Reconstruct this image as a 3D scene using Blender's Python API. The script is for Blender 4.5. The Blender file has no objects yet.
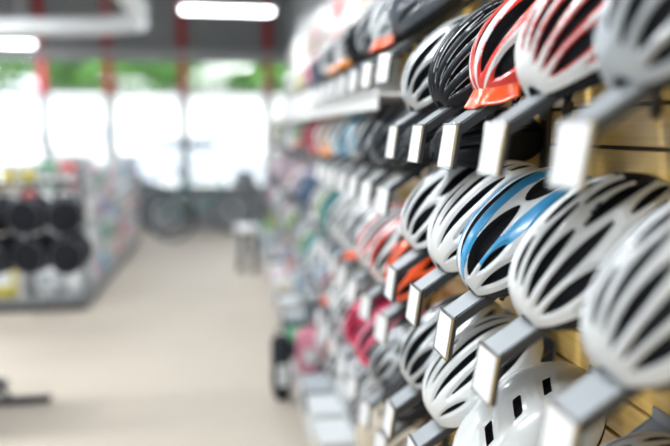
import bpy, math, random
import numpy as np
from mathutils import Vector, Matrix, Euler
random.seed(7)
PI = math.pi
S = bpy.context.scene
COL = S.collection

# ------------------------------------------------------------------ materials
def _new(name):
    m = bpy.data.materials.new(name); m.use_nodes = True
    return m, m.node_tree.nodes, m.node_tree.links, m.node_tree.nodes['Principled BSDF']
MATS = {}
def mat(name, col, rough=.5, coat=0., metal=0., emit=None, bump=0., bscale=200., var=0., vscale=8.):
    if name in MATS: return MATS[name]
    m, N, L, b = _new(name)
    b.inputs['Base Color'].default_value = (*col, 1)
    b.inputs['Roughness'].default_value = rough
    b.inputs['Metallic'].default_value = metal
    b.inputs['Coat Weight'].default_value = coat
    b.inputs['Coat Roughness'].default_value = .14
    if emit:
        b.inputs['Emission Color'].default_value = (*emit[0], 1); b.inputs['Emission Strength'].default_value = emit[1]
    tc = N.new('ShaderNodeTexCoord')
    n = N.new('ShaderNodeTexNoise'); n.inputs['Scale'].default_value = vscale; n.inputs['Detail'].default_value = 3
    L.new(tc.outputs['Object'], n.inputs['Vector'])
    if not emit:
        r = N.new('ShaderNodeMapRange'); r.inputs['To Min'].default_value = max(0, rough-.06); r.inputs['To Max'].default_value = min(1, rough+.06)
        L.new(n.outputs['Fac'], r.inputs['Value']); L.new(r.outputs['Result'], b.inputs['Roughness'])
    if var:
        mx = N.new('ShaderNodeMix'); mx.data_type = 'RGBA'
        mx.inputs[6].default_value = (*[c*(1-var) for c in col], 1); mx.inputs[7].default_value = (*[min(1, c*(1+var)) for c in col], 1)
        L.new(n.outputs['Fac'], mx.inputs[0]); L.new(mx.outputs[2], b.inputs['Base Color'])
    if bump:
        n2 = N.new('ShaderNodeTexNoise'); n2.inputs['Scale'].default_value = bscale
        L.new(tc.outputs['Object'], n2.inputs['Vector'])
        bp = N.new('ShaderNodeBump'); bp.inputs['Strength'].default_value = bump; bp.inputs['Distance'].default_value = .002
        L.new(n2.outputs['Fac'], bp.inputs['Height']); L.new(bp.outputs['Normal'], b.inputs['Normal'])
    MATS[name] = m
    return m

BLACKC = (.006, .009, .015)
COLS = dict(white=(.75, .78, .79), pearl=(.66, .69, .71), grey=(.40, .44, .47), silver=(.50, .53, .55), dark=(.060, .075, .095),
            black=(.012, .016, .024), red=(.72, .035, .025), orange=(.90, .10, .015), blue=(.05, .33, .64), pink=(.85, .02, .13),
            purple=(.25, .03, .22), lime=(.35, .62, .06), cyan=(.10, .42, .62), amber=(.90, .30, .02), navy=(.03, .05, .12),
            rose=(.75, .28, .38), yellow=(.75, .62, .03), beige=(.62, .55, .44), green=(.05, .35, .16), teal=(.03, .32, .34), lilac=(.5, .4, .65))
def shellmat(c):
    if c == 'black':
        m = mat('shell_black', (.006, .008, .013), .5); m.node_tree.nodes['Principled BSDF'].inputs['Specular IOR Level'].default_value = .3; return m
    met = .35 if c == 'silver' else 0.
    return mat('shell_'+c, COLS[c], .26 if c != 'black' else .22, coat=.6, metal=met)
M_FOAM = mat('black_foam', BLACKC, .75, bump=.4, bscale=900)
M_STRAP = mat('black_webbing', (.014, .018, .026), .8, bump=.5, bscale=1500)
M_PLASTIC = mat('black_plastic', (.014, .018, .026), .35)
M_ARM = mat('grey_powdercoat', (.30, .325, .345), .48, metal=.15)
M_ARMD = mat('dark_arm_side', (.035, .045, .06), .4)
M_PAPER = mat('white_paper', (.79, .80, .81), .55, var=.02)
M_CHROME = mat('chrome_wire', (.6, .62, .64), .2, metal=1.)

# ------------------------------------------------------------------ mesh helpers
class MB:
    def __init__(s): s.v = []; s.f = []; s.m = []; s.sm = []
    def add(s, vs, fs, mi=0, smooth=False):
        o = len(s.v); s.v += [tuple(x) for x in vs]; s.f += [tuple(i+o for i in f) for f in fs]
        s.m += [mi]*len(fs); s.sm += [smooth]*len(fs)
    def box(s, c, d, mi=0, rot=None, bev=0.):
        hx, hy, hz = d[0]/2, d[1]/2, d[2]/2
        if bev > 0:
            b = min(bev, hx*.9, hy*.9, hz*.9)
            vs = []; fs = []
            # chamfered box: 24 verts
            idx = {}
            for sx in (-1, 1):
                for sy in (-1, 1):
                    for sz in (-1, 1):
                        for ax in range(3):
                            p = [sx*(hx-b), sy*(hy-b), sz*(hz-b)]
                            p[ax] = (sx*hx, sy*hy, sz*hz)[ax]
                            idx[(sx, sy, sz, ax)] = len(vs); vs.append(p)
            for ax in range(3):
                o1, o2 = [(1, 2), (2, 0), (0, 1)][ax]
                for sg in (-1, 1):
                    q = []
                    for a, b_ in ((-1, -1), (1, -1), (1, 1), (-1, 1)):
                        k = [0, 0, 0]; k[ax] = sg; k[o1] = a; k[o2] = b_; q.append(idx[(*k, ax)])
                    fs.append(q if sg > 0 else q[::-1])
            for ax in range(3):   # edges along ax
                o1, o2 = [(1, 2), (2, 0), (0, 1)][ax]
                for a in (-1, 1):
                    for b_ in (-1, 1):
                        k0 = [0, 0, 0]; k0[ax] = -1; k0[o1] = a; k0[o2] = b_
                        k1 = list(k0); k1[ax] = 1
                        q = [idx[(*k0, o1)], idx[(*k1, o1)], idx[(*k1, o2)], idx[(*k0, o2)]]
                        fs.append(q if a*b_ < 0 else q[::-1])
            for sx in (-1, 1):
                for sy in (-1, 1):
                    for sz in (-1, 1):
                        q = [idx[(sx, sy, sz, k)] for k in range(3)]
                        fs.append(q if sx*sy*sz > 0 else q[::-1])
        else:
            vs = [(x, y, z) for x in (-hx, hx) for y in (-hy, hy) for z in (-hz, hz)]
            fs = [(0, 1, 3, 2), (4, 6, 7, 5), (0, 4, 5, 1), (2, 3, 7, 6), (0, 2, 6, 4), (1, 5, 7, 3)]
        R = rot.to_matrix() if isinstance(rot, Euler) else rot
        out = []
        for p in vs:
            p = Vector(p)
            if R is not None: p = R @ p
            out.append((p.x+c[0], p.y+c[1], p.z+c[2]))
        s.add(out, fs, mi)
    def tube(s, pts, r, n=8, mi=0, closed=False, flat=1., cap=True):
        pts = [Vector(p) for p in pts]; k = len(pts)
        rs = r if isinstance(r, (list, tuple)) else [r]*k
        vs = []; fs = []; up = None
        for i, p in enumerate(pts):
            a = pts[(i-1) % k] if (i > 0 or closed) else p; b = pts[(i+1) % k] if (i < k-1 or closed) else p
            t = (b-a).normalized()
            if up is None:
                up = Vector((0, 0, 1)) if abs(t.z) < .9 else Vector((0, 1, 0))
            x = t.cross(up).normalized(); up = x.cross(t).normalized()
            for j in range(n):
                q = 2*PI*j/n
                w = p + x*math.cos(q)*rs[i] + up*math.sin(q)*rs[i]*flat
                vs.append(w)
        m = k if closed else k-1
        for i in range(m):
            for j in range(n):
                a = i*n+j; b = i*n+(j+1) % n; c = ((i+1) % k)*n+(j+1) % n; d = ((i+1) % k)*n+j
                fs.append((a, d, c, b))
        s.add(vs, fs, mi, True)
        if cap and not closed:
            s.add(vs[:n], [tuple(range(n))], mi); s.add(vs[-n:], [tuple(range(n))[::-1]], mi)
    def cyl(s, a, b, r, n=20, mi=0): s.tube([a, b], r, n, mi)
    def lathe(s, prof, n=28, mi=0, c=(0, 0, 0), axis='z'):
        vs = []; fs = []
        for (r, z) in prof:
            for j in range(n):
                q = 2*PI*j/n; p = (r*math.cos(q), r*math.sin(q), z)
                if axis == 'y': p = (p[0], p[2], p[1])
                if axis == 'x': p = (p[2], p[0], p[1])
                vs.append((p[0]+c[0], p[1]+c[1], p[2]+c[2]))
        for i in range(len(prof)-1):
            for j in range(n):
                fs.append((i*n+j, i*n+(j+1) % n, (i+1)*n+(j+1) % n, (i+1)*n+j))
        s.add(vs, fs, mi, True)
    def mesh(s, name, mats):
        me = bpy.data.meshes.new(name); me.from_pydata(s.v, [], s.f); me.validate()
        for m in mats: me.materials.append(m)
        me.polygons.foreach_set('material_index', s.m[:len(me.polygons)])
        me.polygons.foreach_set('use_smooth', s.sm[:len(me.polygons)])
        me.update(); return me
    def build(s, name, mats, parent=None, loc=None):
        if not isinstance(mats, (list, tuple)): mats = [mats]
        o = bpy.data.objects.new(name, s.mesh(name, mats)); COL.objects.link(o)
        if parent: o.parent = parent
        if loc: o.location = loc
        return o
def tag(o, label=None, cat=None, group=None, kind=None):
    if label: o['label'] = label
    if cat: o['category'] = cat
    if group: o['group'] = group
    if kind: o['kind'] = kind
    return o
def empty(name, loc=(0, 0, 0), rot=(0, 0, 0)):
    o = bpy.data.objects.new(name, None); COL.objects.link(o); o.location = loc; o.rotation_euler = rot
    o.empty_display_size = .05
    return o
def copy_tree(o, parent=None, skip=()):
    c = o.copy(); COL.objects.link(c); c.parent = parent
    for ch in o.children:
        if ch.name.split('.')[0] in skip: continue
        copy_tree(ch, c, skip)
    return c

# ------------------------------------------------------------------ camera
CAM = Vector((0, 0, 1.55)); YAW, PIT = .152, -.136
cd = bpy.data.cameras.new('camera'); cam = bpy.data.objects.new('camera', cd); COL.objects.link(cam)
cam.location = CAM; cam.rotation_euler = (PI/2+PIT, 0, -YAW)
cd.sensor_width = 36; cd.lens = 36*680/670; cd.clip_start = .02; cd.clip_end = 300
cd.dof.use_dof = True; cd.dof.focus_distance = 1.36; cd.dof.aperture_fstop = .95; cd.dof.aperture_blades = 0
S.camera = cam

# ------------------------------------------------------------------ helmet surface
A_, W_, H_ = .155, .098, .134
def surf(u, v, off=0.):
    """u 0 brow .. 1 tail, v -1..1 across; returns positions (numpy)"""
    u = np.asarray(u, float); v = np.asarray(v, float)
    t = .11 + u*(PI-.11-.12)
    xn = np.cos(t)
    x = A_*(xn - .10*(1-xn**2))
    r = (1-np.abs(xn)**2.35)**(1/2.35)
    wid = W_*r**.88*(1-.20*np.clip(-xn, 0, 1)**2 + .02*xn)
    hr = r**1.12
    zr = .022*np.clip(xn, 0, 1)**2 + .026*np.clip(-xn, 0, 1)**2     # rim lifts at brow and tail
    hgt = (H_-.034*np.clip(-xn, 0, 1)**1.6)*hr
    th = v*math.radians(93)
    s_, c_ = np.sin(th), np.cos(th)
    y = wid*np.sign(s_)*np.abs(s_)**.92
    z = zr + hgt*np.sign(c_)*np.abs(c_)**.95
    return np.stack([x, y, z], -1)
def normals(P):
    du = np.gradient(P, axis=0); dv = np.gradient(P, axis=1)
    n = np.cross(dv, du); n /= np.maximum(np.linalg.norm(n, axis=-1, keepdims=True), 1e-9)
    c = P.copy(); c[..., 2] -= .03
    s = np.sign((n*c).sum(-1, keepdims=True)); s[s == 0] = 1
    return n*s
def vent_field(U, V, vents):
    g = np.full(U.shape, 1.)
    for (u0, v0, u1, v1, hw, p) in vents:
        for sg in ((1, -1) if (abs(v0) > 1e-6 or abs(v1) > 1e-6) else (1,)):
            t = (U-u0)/(u1-u0); tc = np.clip(t, 0, 1)
            vc = sg*(v0+(v1-v0)*tc)
            prof = np.sin(PI*tc**p)**.62
            d = np.abs(V-vc) - hw*prof
            d = np.where((t < 0) | (t > 1), np.maximum(d, np.hypot(np.abs(V-vc), np.where(t < 0, -t, t-1)*(u1-u0)*2.)), d)
            g = np.minimum(g, d)
    return g
def rect_field(U, V, rects):
    g = np.full(U.shape, 1.)
    for (uc, vc, hu, hv, sk) in rects:
        for sg in (1, -1):
            du = np.abs((U-uc)-sk*(V*sg-vc))-hu; dv = np.abs(V*sg-vc)-hv
            g = np.minimum(g, np.maximum(du*1.8, dv))
    return g
def helmet_shell_mesh(name, vents, colour, rects=None, nu=104, nv=128, depth=.020, bulge=.0045):
    U, V = np.meshgrid(np.linspace(0, 1, nu), np.linspace(-1, 1, nv), indexing='ij')
    F = (lambda a, b: rect_field(a, b, rects)) if rects else (lambda a, b: vent_field(a, b, vents))
    hu, hv = 1/(nu-1), 2/(nv-1)
    for it in range(2):                                   # pull the grid onto the vent outlines
        g = F(U, V); e = 1e-3
        gu = (F(U+e, V)-F(U-e, V))/(2*e); gv = (F(U, V+e)-F(U, V-e))/(2*e)
        a, b = gu*hu, gv*hv; q = a*a+b*b+1e-12
        su, sv = -g*a/q*hu, -g*b/q*hv
        near = (np.abs(su) < .62*hu) & (np.abs(sv) < .62*hv) & (np.abs(g) < .05)
        near[0, :] = near[-1, :] = False; near[:, 0] = near[:, -1] = False
        U = np.where(near, U+su, U); V = np.where(near, V+sv, V)
    g = F(U, V)
    P = surf(U, V); N = normals(P)
    k = np.clip(g/.05, 0, 1); k = k*k*(3-2*k)
    ends = np.clip(np.minimum(U/.04, (1-U)/.04), 0, 1)
    side = np.clip((1-np.abs(V))/.05, 0, 1)
    P = P + N*((k*bulge + (ends*side)**.5*.003)[..., None])
    mb = MB(); idx = lambda i, j: i*nv+j
    mb.v = [tuple(p) for p in P.reshape(-1, 3)]
    Nf = N.reshape(-1, 3); Pf = P.reshape(-1, 3)
    cnt = {}
    gc = (g[:-1, :-1]+g[1:, :-1]+g[:-1, 1:]+g[1:, 1:])/4
    Uc = (U[:-1, :-1]+U[1:, 1:])/2; Vc = (V[:-1, :-1]+V[1:, 1:])/2
    for i in range(nu-1):
        for j in range(nv-1):
            if gc[i, j] < -.0008: continue
            q = (idx(i, j), idx(i, j+1), idx(i+1, j+1), idx(i+1, j))
            mb.f.append(q); mb.m.append(colour(Uc[i, j], Vc[i, j], gc[i, j])); mb.sm.append(True)
            for a, b in zip(q, q[1:]+q[:1]):
                key = (min(a, b), max(a, b)); cnt[key] = 0 if key in cnt else (a, b)
    dup = {}; inn = {}
    for key, ab in cnt.items():
        if ab == 0: continue
        q = []
        for x in ab:
            if x not in dup:
                i, j = divmod(x, nv)
                dd = .012 if (i in (0, nu-1) or j in (0, nv-1)) else depth
                dup[x] = len(mb.v); mb.v.append(tuple(Pf[x]))
                inn[x] = len(mb.v); mb.v.append(tuple(Pf[x]-Nf[x]*dd))
        a, b = ab
        mb.f.append((dup[b], dup[a], inn[a], inn[b])); mb.m.append(3); mb.sm.append(True)
    me = mb.mesh(name, [shellmat('white'), shellmat('red'), shellmat('black'), M_FOAM])
    return me
def liner_mesh(off=.019):
    nu, nv = 34, 40
    U, V = np.meshgrid(np.linspace(0, 1, nu), np.linspace(-1, 1, nv), indexing='ij')
    P = surf(U, V); N = normals(P); P = P-N*off
    P2 = P - N*.008
    mb = MB()
    def grid(P, flip):
        vs = P.reshape(-1, 3); fs = []
        for i in range(nu-1):
            for j in range(nv-1):
                q = (i*nv+j, i*nv+j+1, (i+1)*nv+j+1, (i+1)*nv+j); fs.append(q[::-1] if flip else q)
        mb.add(vs, fs, 0, True)
    grid(P, False); grid(P2, True)
    n = nu*nv
    ring = [i*nv for i in range(nu)] + [(nu-1)*nv+j for j in range(1, nv)] + [i*nv+nv-1 for i in range(nu-2, -1, -1)] + [j for j in range(nv-2, 0, -1)]
    for a, b in zip(ring, ring[1:]+ring[:1]):
        mb.f.append((a, b, b+n, a+n)); mb.m.append(0); mb.sm.append(False)
    return mb.mesh('liner', [M_FOAM])
def rim_mesh():
    mb = MB(); path = []
    nn = 26
    def rp(u, v): return surf(np.array([u]), np.array([v]))[0]
    for k in range(nn): path.append(rp(k/(nn-1), 1.))
    for k in range(1, 12): path.append(rp(1., 1-2*k/12))
    for k in range(nn-1, -1, -1): path.append(rp(k/(nn-1), -1.))
    for k in range(1, 12): path.append(rp(0., -1+2*k/12))
    pts = []
    for p in path:
        p = Vector(p); c = Vector((p.x*.93, p.y*.93, p.z-.005)); pts.append(c)
    mb.tube(pts, .0085, 8, 0, closed=True, flat=1.25)
    return mb.mesh('rim', [M_FOAM])
def visor_mesh():
    mb = MB(); nt, ns = 26, 9
    top = []; bot = []
    for i in range(nt):
        a = (i/(nt-1)*2-1); ang = a*1.15
        for j in range(ns):
            s_ = j/(ns-1)
            x = .093 + .058*math.cos(ang)*1.05 + s_*(.040*math.cos(a*1.2))*(1-.12*math.cos(a*9)*s_)
            y = (.080+.004*s_)*math.sin(ang)/math.sin(1.15)*1.0
            z = .052 - .020*s_ - .026*a*a - .004*math.cos(a*9)*s_
            top.append((x, y, z)); bot.append((x-.002, y, z-.004))
    fs = [(i*ns+j, (i+1)*ns+j, (i+1)*ns+j+1, i*ns+j+1) for i in range(nt-1) for j in range(ns-1)]
    mb.add(top, fs, 0, True); mb.add(bot, [f[::-1] for f in fs], 0, True)
    n = nt*ns
    ring = [i*ns for i in range(nt)] + [(nt-1)*ns+j for j in range(1, ns)] + [i*ns+ns-1 for i in range(nt-2, -1, -1)] + [j for j in range(ns-2, 0, -1)]
    for a, b in zip(ring, ring[1:]+ring[:1]):
        mb.f.append((a, b, b+n, a+n)); mb.m.append(0); mb.sm.append(False)
    return mb.mesh('visor', [shellmat('orange')])
def strap_mesh(sg):
    mb = MB()
    def ribbon(pts, w=.014, t=.0022):
        mb.tube([Vector(p) for p in pts], w/2, 8, 0, flat=t*2/w)
    ribbon([(.055, sg*.082, .012), (.075, sg*.081, -.012), (.090, sg*.076, -.030), (.098, sg*.066, -.040)])
    ribbon([(-.035, sg*.086, .012), (.02, sg*.086, -.012), (.07, sg*.078, -.030), (.098, sg*.066, -.040)])
    return mb.mesh('strap', [M_STRAP])
def buckle_mesh(sg):
    mb = MB(); mb.box((.104, sg*.064, -.046), (.026, .008, .018), 0, Euler((0, .7, 0)), bev=.002)
    mb.box((.112, sg*.064, -.054), (.016, .005, .010), 0, Euler((0, .7, 0)), bev=.001)
    return mb.mesh('buckle', [M_PLASTIC])
def dial_mesh():
    mb = MB()
    mb.lathe([(0, .010), (.010, .010), (.014, .007), (.014, -.004), (0, -.004)], 18, 0, (-.120, 0, .012), 'x')
    pts = [(-.118+.03*(1-math.cos(a)), .070*math.sin(a), .006) for a in np.linspace(-1.3, 1.3, 15)]
    mb.tube(pts, .006, 6, 0, flat=.5)
    return mb.mesh('fit_dial', [M_PLASTIC])

def c_plain(u, v, g): return 0
def c_base(u, v, g): return 2 if abs(v) > .93 else 0
def c_blue(u, v, g):
    a = abs(v)
    if a > .93: return 2
    if .085 < a < .235 and .04 < u < .93: return 1
    if .47 < a < .60 and u > .18+.0*a: return 1
    return 0
def c_edge(u, v, g):          # accent line round each opening
    if abs(v) > .93: return 2
    return 1 if 0 < g < .016 else 0
def c_thin(u, v, g): return 2 if abs(v) > .93 else (1 if 0 < g < .008 else 0)
def c_band(u, v, g):
    a = abs(v)
    if a > .94: return 2
    if .10 < a < .19 or (.47 < a < .54): return 1
    return 0
def c_tail(u, v, g):
    if abs(v) > .92: return 2
    return 2 if u > .72 and abs(v) < .30 else (1 if .30 < abs(v) < .36 and u > .5 else 0)
def c_rimaccent(u, v, g): return 1 if (abs(v) > .80 or u < .07) else 0
V_ROAD = [(.10, 0, .50, 0, .034, .9), (.56, 0, .92, 0, .034, .9), (.20, .17, .80, .19, .034, 1.1), (.14, .36, .64, .38, .046, 1.1), (.68, .33, .92, .31, .034, 1.),
          (.24, .55, .76, .53, .042, 1.2), (.10, .66, .30, .72, .035, 1.), (.36, .73, .76, .70, .040, 1.)]
V_BLUE = [(.11, 0, .78, 0, .062, .8), (.82, 0, .95, 0, .045, 1.), (.08, .355, .48, .365, .122, .72), (.51, .36, .90, .345, .115, .85),
          (.15, .555, .33, .575, .040, 1.), (.42, .66, .84, .60, .055, 1.), (.09, .75, .36, .79, .060, 1.), (.46, .82, .76, .80, .045, 1.)]
V_OPEN = [(.13, 0, .42, 0, .07, .8), (.47, 0, .92, 0, .060, .9), (.09, .26, .50, .27, .090, .75), (.55, .22, .92, .20, .065, .9),
          (.10, .50, .36, .52, .085, .75), (.40, .47, .74, .44, .075, .9), (.76, .45, .94, .42, .06, 1.), (.08, .74, .34, .78, .075, .8), (.38, .72, .60, .72, .06, 1.), (.62, .70, .84, .66, .05, 1.)]
V_WEB = [(.13, 0, .34, 0, .050, .8), (.38, 0, .66, 0, .060, .9), (.70, 0, .95, 0, .05, 1.), (.13, .18, .52, .14, .052, 1.), (.50, .20, .90, .18, .050, 1.),
         (.10, .36, .43, .33, .066, .9), (.44, .37, .80, .35, .060, 1.), (.10, .55, .54, .50, .056, .9), (.58, .54, .92, .50, .050, 1.),
         (.10, .72, .39, .70, .068, .9), (.42, .70, .78, .66, .055, 1.), (.24, .86, .62, .84, .032, 1.)]
V_MTB = [(.13, 0, .52, 0, .055, .8), (.56, 0, .93, 0, .055, .9), (.10, .30, .54, .31, .110, .75), (.60, .27, .93, .25, .075, .9),
         (.12, .63, .46, .66, .100, .75), (.50, .60, .86, .55, .075, .9)]
V_BLACKR = [(.05, 0, .90, 0, .030, .9), (.10, .12, .95, .10, .026, 1.1), (.07, .22, .62, .24, .036, 1.1), (.40, .30, .94, .26, .034, 1.1), (.10, .40, .70, .42, .040, 1.2),
            (.45, .50, .93, .46, .034, 1.), (.10, .58, .58, .62, .042, 1.), (.48, .68, .88, .62, .034, 1.), (.08, .78, .50, .80, .036, 1.)]
R_SKATE = [(.35, .28, .021, .085, -.26), (.50, .28, .021, .085, -.26), (.65, .28, .021, .085, -.26)]
PROTO = {}
LINER = liner_mesh(); RIM = rim_mesh(); VIS = visor_mesh(); DIAL = dial_mesh()
STR = {s: strap_mesh(s) for s in (1, -1)}; BUC = {s: buckle_mesh(s) for s in (1, -1)}
STYLES = dict(road=(V_ROAD, c_base), blue=(V_BLUE, c_blue), open=(V_OPEN, c_base), web=(V_WEB, c_base), webred=(V_WEB, c_edge), webtail=(V_WEB, c_tail),
              mtb=(V_MTB, c_band), slim=(V_BLACKR, c_thin), openband=(V_OPEN, c_band), roadband=(V_ROAD, c_band), openrim=(V_OPEN, c_rimaccent), skate=(None, c_plain))
SHELLS = {}
def shell(style):
    if style not in SHELLS:
        v, c = STYLES[style]
        if style == 'skate': SHELLS[style] = helmet_shell_mesh('shell', None, c, rects=R_SKATE, bulge=.004)
        elif style in ('road', 'blue', 'open', 'slim', 'mtb'): SHELLS[style] = helmet_shell_mesh('shell', v, c, nu=150, nv=180)
        else: SHELLS[style] = helmet_shell_mesh('shell', v, c)
    return SHELLS[style]
def setslot(o, i, m):
    s = o.material_slots[i]; s.link = 'OBJECT'; s.material = m
def part(me, name, par):
    o = bpy.data.objects.new(name, me); COL.objects.link(o); o.parent = par; return o
def helmet(style, main, accent, third, loc, label, group=None, phi=48, visor=None, straps=True, yaw=0., scale=1., roll=0.):
    root = empty('bike_helmet', loc)
    f = Vector((-math.cos(math.radians(phi)), 0, -math.sin(math.radians(phi)))); u = Vector((-math.sin(math.radians(phi)), 0, math.cos(math.radians(phi))))
    R = Matrix((f, u.cross(f), u)).transposed()
    R = Matrix.Rotation(math.radians(yaw), 3, 'Z') @ R @ Matrix.Rotation(math.radians(roll), 3, 'X')
    root.rotation_euler = R.to_euler(); root.scale = (scale,)*3
    tag(root, label, 'helmet', group)
    s = part(shell(style), 'shell', root)
    setslot(s, 0, shellmat(main)); setslot(s, 1, shellmat(accent)); setslot(s, 2, shellmat(third))
    part(LINER, 'liner', root); part(RIM, 'rim', root)
    if visor:
        v = part(VIS, 'visor', root); setslot(v, 0, shellmat(visor)); v['label'] = visor+' visor'
    if straps:
        part(DIAL, 'fit_dial', root)
        for sg in (1, -1):
            st = part(STR[sg], 'strap', root); part(BUC[sg], 'buckle', st)
    return root

# ------------------------------------------------------------------ display hook: sloping arm, price holder, cradle
XT, XW = .41, .740
def hook_meshes(xt, xw):
    L = xw-xt; rise = L*.66
    a = MB()
    def arm(x0, z0, x1, z1, w, t):
        vs = [];
        for (x, z) in ((x0, z0), (x1, z1)):
            for y in (-w/2, w/2):
                for dz in (0, -t): vs.append((x, y, z+dz))
        # top, bottom, sides, ends
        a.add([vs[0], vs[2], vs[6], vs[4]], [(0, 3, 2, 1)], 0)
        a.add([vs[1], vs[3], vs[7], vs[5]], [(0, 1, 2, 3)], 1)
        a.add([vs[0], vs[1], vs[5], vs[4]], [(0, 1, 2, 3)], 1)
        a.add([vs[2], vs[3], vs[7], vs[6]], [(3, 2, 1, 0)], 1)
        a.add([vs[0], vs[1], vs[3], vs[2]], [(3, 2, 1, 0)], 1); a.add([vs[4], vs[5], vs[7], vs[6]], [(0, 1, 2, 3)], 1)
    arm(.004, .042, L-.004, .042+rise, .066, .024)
    a.box((L-.004, 0, .046+rise-.02), (.006, .075, .07), 0, bev=.002)       # clip plate in the slat
    for s_ in (-1, 1): a.tube([(.01, s_*.032, .042), (L-.01, s_*.032, .042+rise)], .0016, 6, 0)
    fr = MB(); fr.box((0, 0, 0), (.010, .080, .084), 0, bev=.003)
    for s_ in (-1, 1):
        fr.box((-.006, s_*.0385, 0), (.004, .003, .084), 1); fr.box((-.006, 0, s_*.0405), (.004, .080, .003), 1)
    pp = MB(); pp.box((-.0062, 0, 0), (.0012, .073, .077), 0)
    cr = MB()
    cr.tube([(L-.10, 0, .042+rise*.66), (L-.12, 0, .13+rise*.40), (L-.15, 0, .195), (L-.175, 0, .212)], .004, 8)
    cr.tube([(L-.177, y, .211-abs(y)*.35) for y in (-.035, -.02, 0, .02, .035)], .005, 8)
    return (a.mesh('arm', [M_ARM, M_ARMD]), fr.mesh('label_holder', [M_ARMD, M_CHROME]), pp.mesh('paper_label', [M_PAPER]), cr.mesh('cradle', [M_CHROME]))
HM = {0: hook_meshes(XT, XW), 1: hook_meshes(.46, XW+.03)}
def hook(kind, y, z, label, group, yaw=0., tagged=True):
    xt = XT if kind == 0 else .46
    r = empty('display_hook', (xt, y, z)); tag(r, label, 'hook', group); r.rotation_euler = (0, 0, yaw)
    a, fr, pp, cr = HM[kind]
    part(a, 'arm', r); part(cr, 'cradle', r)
    if not tagged: return r
    h = part(fr, 'label_holder', r); h.rotation_euler = (0, math.radians(8), math.radians(12 if kind else 0)); p = part(pp, 'paper_label', h); p['label'] = 'white price label'
    return r

ORD = ['first', 'second', 'third', 'fourth', 'fifth', 'sixth', 'seventh', 'eighth', 'ninth', 'tenth', 'eleventh', 'twelfth', 'thirteenth', 'fourteenth', 'fifteenth',
       'sixteenth', 'seventeenth', 'eighteenth', 'nineteenth', 'twentieth', 'twenty first', 'twenty second', 'twenty third', 'twenty fourth', 'twenty fifth', 'twenty sixth', 'twenty seventh', 'twenty eighth', 'twenty ninth', 'thirtieth']
YC = [.77, 1.02, 1.24, 1.465, 1.69]
ZR = [1.52, 1.155, .785]
G1 = {
 (0, 0): ('open', 'grey', 'grey', 'black', 'light grey vented helmet filling the top right corner, nearest of the top row'),
 (0, 1): ('webred', 'white', 'red', 'black', 'white vented helmet with red edges round its openings, top row'),
 (0, 2): ('mtb', 'red', 'white', 'black', 'red helmet with white stripes and orange visor, in the top row'),
 (0, 3): ('slim', 'black', 'grey', 'black', 'gloss black helmet with fine grey slot edges beside the red visored one'),
 (0, 4): ('open', 'silver', 'white', 'black', 'silver helmet with large oval openings, left of the gloss black one'),
 (1, 0): ('web', 'pearl', 'white', 'black', 'pale grey vented helmet cut by the right edge of the photo, middle row'),
 (1, 1): ('webtail', 'white', 'navy', 'black', 'blurred white helmet with black tail, right of the blue and white one'),
 (1, 2): ('blue', 'pearl', 'blue', 'black', 'white helmet with two bright blue ribs, middle row in sharp focus'),
 (1, 3): ('road', 'white', 'white', 'white', 'white helmet with long narrow pointed slots, left of the blue striped one'),
 (1, 4): ('open', 'pearl', 'white', 'black', 'white and silver helmet with oval openings, far left of the sharp middle row'),
 (2, 1): ('web', 'pearl', 'grey', 'black', 'grey vented helmet showing only its tail at the bottom right corner'),
 (2, 2): ('skate', 'white', 'white', 'white', 'smooth white skate helmet with three dark rectangular slots'),
 (2, 3): ('road', 'white', 'white', 'white', 'white narrow slotted helmet behind the smooth skate helmet, bottom row'),
 (2, 4): ('open', 'silver', 'white', 'dark', 'silver and grey helmet with big openings above the lowest sharp price label'),
}
dx = {(2, 1): (.06, -.05, -.07), (2, 2): (.015, 0, -.055), (0, 1): (.012, 0, -.008), (1, 1): (.014, 0, -.008), (1, 0): (.008, 0, -.008), (0, 0): (.008, 0, -.012), (0, 2): (.014, 0, -.006), (0, 3): (0, 0, -.012), (0, 4): (-.004, 0, -.014), (1, 2): (0, 0, -.010), (1, 3): (.003, 0, -.008)}
for (r, c), (st, m, a, t, lab) in G1.items():
    y = YC[c]; z = ZR[r]
    helmet(st, m, a, t, (.599+dx.get((r,c),(0,0,0))[0], y+dx.get((r,c),(0,0,0))[1], z+.176+dx.get((r,c),(0,0,0))[2]), lab, 'helmets on the near slatwall', visor='orange' if (r, c) == (0, 2) else None,
           scale=1.10 if st == 'skate' else 1.0, phi=40, yaw={(1, 3): 3, (1, 2): -2}.get((r, c), 0))
rown = ['top', 'middle', 'bottom']
tagw = {(0, 0): 'large blurred white price label under the light grey helmet, top row', (0, 1): 'blurred white price label under the white helmet with red edges',
        (0, 2): 'white price label under the orange visor', (0, 3): 'white price label below the gloss black helmet', (0, 4): 'white price label at the left end of the sharp top row',
        (1, 0): 'white price label at the bottom edge right of the skate helmet', (1, 1): 'blurred white price label above the skate helmet slots',
        (1, 2): 'price label on grey arm under the blue ribbed helmet', (1, 3): 'price label under the white narrow slotted helmet', (1, 4): 'price label beside the orange helmet',
        (2, 4): 'lowest sharp white price label, near the bottom edge'}
for r in range(3):
    for c in range(5):
        if r == 2 and c < 1: continue
        lab = tagw.get((r, c), 'grey arm holding up %s' % {(2, 1): 'the grey tail in the bottom right corner', (2, 2): 'the smooth skate helmet', (2, 3): 'the slotted helmet behind the skate helmet'}.get((r, c)))
        if (r, c) in tagw: lab = 'hook with ' + lab
        hook(0, YC[c], ZR[r], lab[:140], 'display hooks on the near slatwall')

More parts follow.
